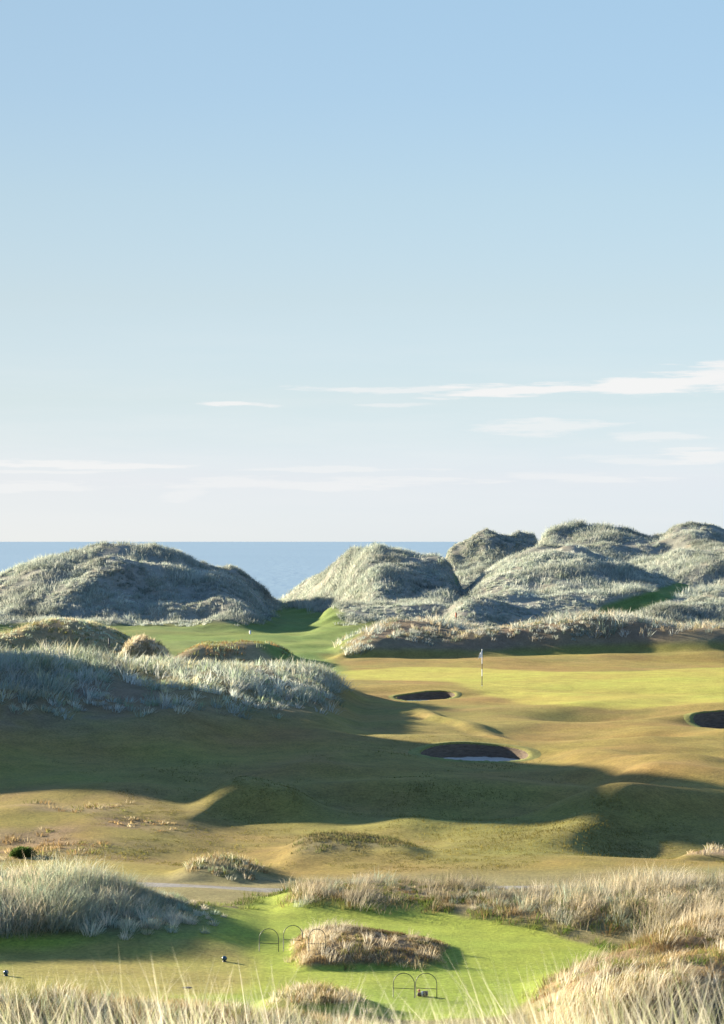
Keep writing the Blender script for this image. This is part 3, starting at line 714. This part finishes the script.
# a small dark green bush on the left rough
def bush(px, py, label):
    r = root_at('bush', px, py, label, 'bush')
    n = 1500
    v = rng.normal(0, 1, (n, 3)); v /= np.linalg.norm(v, axis=1)[:, None]; v *= (rng.random(n)**.4)[:, None]
    p = v*np.array([.42, .3, .26]); p[:, 2] = np.abs(p[:, 2])*1.0+.02
    az = np.arctan2(v[:, 1], v[:, 0])
    V, q, t, CC = blades(p, np.full(n, .12), np.full(n, .035), az, rng.uniform(.2, 1.2, n), rng.uniform(0, .6, n), pal([(.05, .10, .02), (.08, .13, .03), (.10, .12, .03)], n), pal([(.07, .12, .03)], n))
    mesh_np('foliage', V, q, t, BLADE, CC, parent=r)
    tube('stem', [(0, 0, -.1), (.02, 0, .15), (.05, .02, .3)], [.03, .025, .012], simple_mat('twig', (.1, .07, .05), .9), r, 8)
bush(23, 857, 'small dark green bush alone on the tawny slope beyond the tussock bank')

# ------------------------------------------------------------------ sea
S = 250000.
sea = mesh_np('sea', [(-S, -2000, -15), (S, -2000, -15), (S, S, -15), (-S, S, -15)], [(0, 1, 2, 3)], None, sea_material())
tag(sea, 'calm blue sea reaching to the horizon behind the dunes', 'sea', 'structure')

# ------------------------------------------------------------------ sky and sun
W = bpy.data.worlds.new('World'); SC.world = W; W.use_nodes = True
nt = W.node_tree; nt.nodes.clear()
out = nt.nodes.new('ShaderNodeOutputWorld'); bg = N(nt, 'ShaderNodeBackground', i_Strength=.1)
sky = N(nt, 'ShaderNodeTexSky', sky_type='NISHITA', sun_disc=False, sun_elevation=SUN_EL, sun_rotation=SUN_AZ, altitude=0., air_density=1.0, dust_density=.3, ozone_density=2.0)
L = nt.links.new
def M(op, a, b=None, c=None):
    n = N(nt, 'ShaderNodeMath', operation=op)
    for i, v in enumerate((a, b, c)):
        if v is None: continue
        if isinstance(v, (int, float)): n.inputs[i].default_value = v
        else: L(v, n.inputs[i])
    return n.outputs[0]
tc = nt.nodes.new('ShaderNodeTexCoord'); sp = nt.nodes.new('ShaderNodeSeparateXYZ'); L(tc.outputs['Generated'], sp.inputs[0])
yy = M('MAXIMUM', sp.outputs[1], .05)
ax_ = M('DIVIDE', sp.outputs[0], yy); el = M('DIVIDE', sp.outputs[2], yy)
cmb = nt.nodes.new('ShaderNodeCombineXYZ'); L(M('MULTIPLY', ax_, 10.), cmb.inputs[0]); L(M('MULTIPLY', el, 90.), cmb.inputs[1])
no = N(nt, 'ShaderNodeTexNoise', i_Scale=1.0, i_Detail=9., i_Roughness=.6); L(cmb.outputs[0], no.inputs['Vector'])
cmb2 = nt.nodes.new('ShaderNodeCombineXYZ'); L(M('MULTIPLY', ax_, 28.), cmb2.inputs[0]); L(M('MULTIPLY', el, 300.), cmb2.inputs[1])
no2 = N(nt, 'ShaderNodeTexNoise', i_Scale=1.0, i_Detail=7., i_Roughness=.65); L(cmb2.outputs[0], no2.inputs['Vector'])
wob = M('MULTIPLY_ADD', no.outputs['Fac'], .010, -.005)
wob2 = M('MULTIPLY_ADD', no2.outputs['Fac'], 4.4, -2.2)
elw = M('ADD', el, wob)
# clouds: pixel x, pixel y, half length, half height, tilt (dy/dx), strength
CL = [(665,383,95,11,-.06,1.),(540,389,110,5.5,-.035,.95),(410,390,95,2.6,.0,.6),(720,378,60,14,-.05,.9),(236,404,42,2.6,0,.85),(395,404,40,3,0,.45),(545,428,56,9,-.02,.6),(655,436,46,4,0,.5),(715,455,45,7,-.05,.7),(640,460,60,4,0,.4),
      (75,463,120,3.2,.02,.75),(30,487,75,6,0,.55),(300,484,170,5,-.015,.5),(330,470,120,2.6,0,.45),(183,496,24,5,-.2,.4),(600,478,70,5,0,.45),(440,398,30,2,.05,.5),(60,470,70,2,.01,.5),(420,480,60,2,0,.5),(690,446,30,3,-.1,.5)]
tot = None
for (px, py, hl, hh, tl, st) in CL:
    a0, e0 = (px-CX)/F, (CY-py)/F
    dx = M('SUBTRACT', ax_, a0)
    dy = M('SUBTRACT', M('SUBTRACT', elw, e0), M('MULTIPLY', dx, -tl))
    r2 = M('POWER', M('ADD', M('POWER', M('ABSOLUTE', M('MULTIPLY', dx, F/hl)), 2.), M('POWER', M('ABSOLUTE', M('MULTIPLY', dy, F/hh)), 2.)), .6)
    v = M('MULTIPLY', M('SUBTRACT', 1.2, M('ADD', r2, wob2)), st*1.5)
    v = M('MINIMUM', M('MAXIMUM', v, 0.), st)
    tot = v if tot is None else M('MAXIMUM', tot, v)
haz = M('MULTIPLY', M('POWER', M('MAXIMUM', M('SUBTRACT', no.outputs['Fac'], .42), 0.), 1.), M('MULTIPLY', M('MAXIMUM', M('SUBTRACT', .06, M('ABSOLUTE', M('SUBTRACT', el, .03))), 0.), 14.))
front = M('GREATER_THAN', sp.outputs[1], .06)
cov = M('MINIMUM', M('MULTIPLY', M('ADD', M('MULTIPLY', tot, M('MINIMUM', M('MULTIPLY_ADD', no.outputs['Fac'], 1.6, .42), 1.)), haz), front), 1.)
# dims the low sky, keeps the unseen upper sky brighter and bluer to fill shade
ramp = nt.nodes.new('ShaderNodeValToRGB'); e = ramp.color_ramp.elements
L(M('MULTIPLY', M('MAXIMUM', sp.outputs[2], 0.), 2.5), ramp.inputs[0])
RAMP = [(0., (.54, .716, 1.37)), (.029, (.524, .65, 1.2)), (.057, (.534, .606, 1.05)), (.094, (.53, .582, .89)), (.131, (.545, .57, .775)), (.224, (.612, .585, .668)),
        (.316, (.655, .624, .658)), (.409, (.666, .648, .678)), (.501, (.712, .69, .694)), (.7, (1.0, 1.1, 1.3)), (1., (1.08, 1.24, 1.55))]
RAMP = [(p_, tuple(v*.53 for v in c_)+(1,)) for p_, c_ in RAMP]
e[0].position, e[0].color = RAMP[0]; e[1].position, e[1].color = RAMP[-1]
for p_, c_ in RAMP[1:-1]: k_ = e.new(p_); k_.color = c_
mul = N(nt, 'ShaderNodeMix', data_type='RGBA', blend_type='MULTIPLY'); mul.inputs[0].default_value = 1.
L(sky.outputs[0], mul.inputs[6]); L(ramp.outputs[0], mul.inputs[7])
mixc = N(nt, 'ShaderNodeMix', data_type='RGBA'); L(cov, mixc.inputs[0]); evn = nt.nodes.new('ShaderNodeVectorMath'); evn.operation = 'SCALE'; L(mul.outputs[2], evn.inputs[0])
L(M('MINIMUM', M('MAXIMUM', M('MULTIPLY_ADD', ax_, .9, 1.), .85), 1.15), evn.inputs['Scale'])
L(evn.outputs[0], mixc.inputs[6]); mixc.inputs[7].default_value = (2.12, 2.13, 2.12, 1)
L(mixc.outputs[2], bg.inputs[0]); L(bg.outputs[0], out.inputs[0])

sl = bpy.data.lights.new('sun', 'SUN'); sl.energy = 5.; sl.angle = radians(.55); sl.color = (1., .87, .67)
so = link(bpy.data.objects.new('sun', sl))
from mathutils import Vector
sdir = Vector((sin(SUN_AZ)*cos(SUN_EL), cos(SUN_AZ)*cos(SUN_EL), sin(SUN_EL)))
so.rotation_euler = (-sdir).to_track_quat('-Z', 'Y').to_euler(); so.location = sdir*100

# ------------------------------------------------------------------ camera and picture
cd_ = bpy.data.cameras.new('camera'); cam = link(bpy.data.objects.new('camera', cd_))
cam.location = (0, 0, ZC); cam.rotation_euler = (radians(90), 0, 0)
cd_.sensor_fit = 'VERTICAL'; cd_.sensor_height = 36; cd_.lens = F*36/1024; cd_.shift_y = (CY-512)/1024
cd_.clip_start = .5; cd_.clip_end = 600000
cd_.dof.use_dof = True; cd_.dof.focus_distance = 110; cd_.dof.aperture_fstop = 9.
SC.camera = cam
SC.view_settings.view_transform = 'Standard'; SC.view_settings.look = 'None'; SC.view_settings.gamma = 1
SC.view_settings.use_curve_mapping = False; SC.view_settings.exposure = 2.1
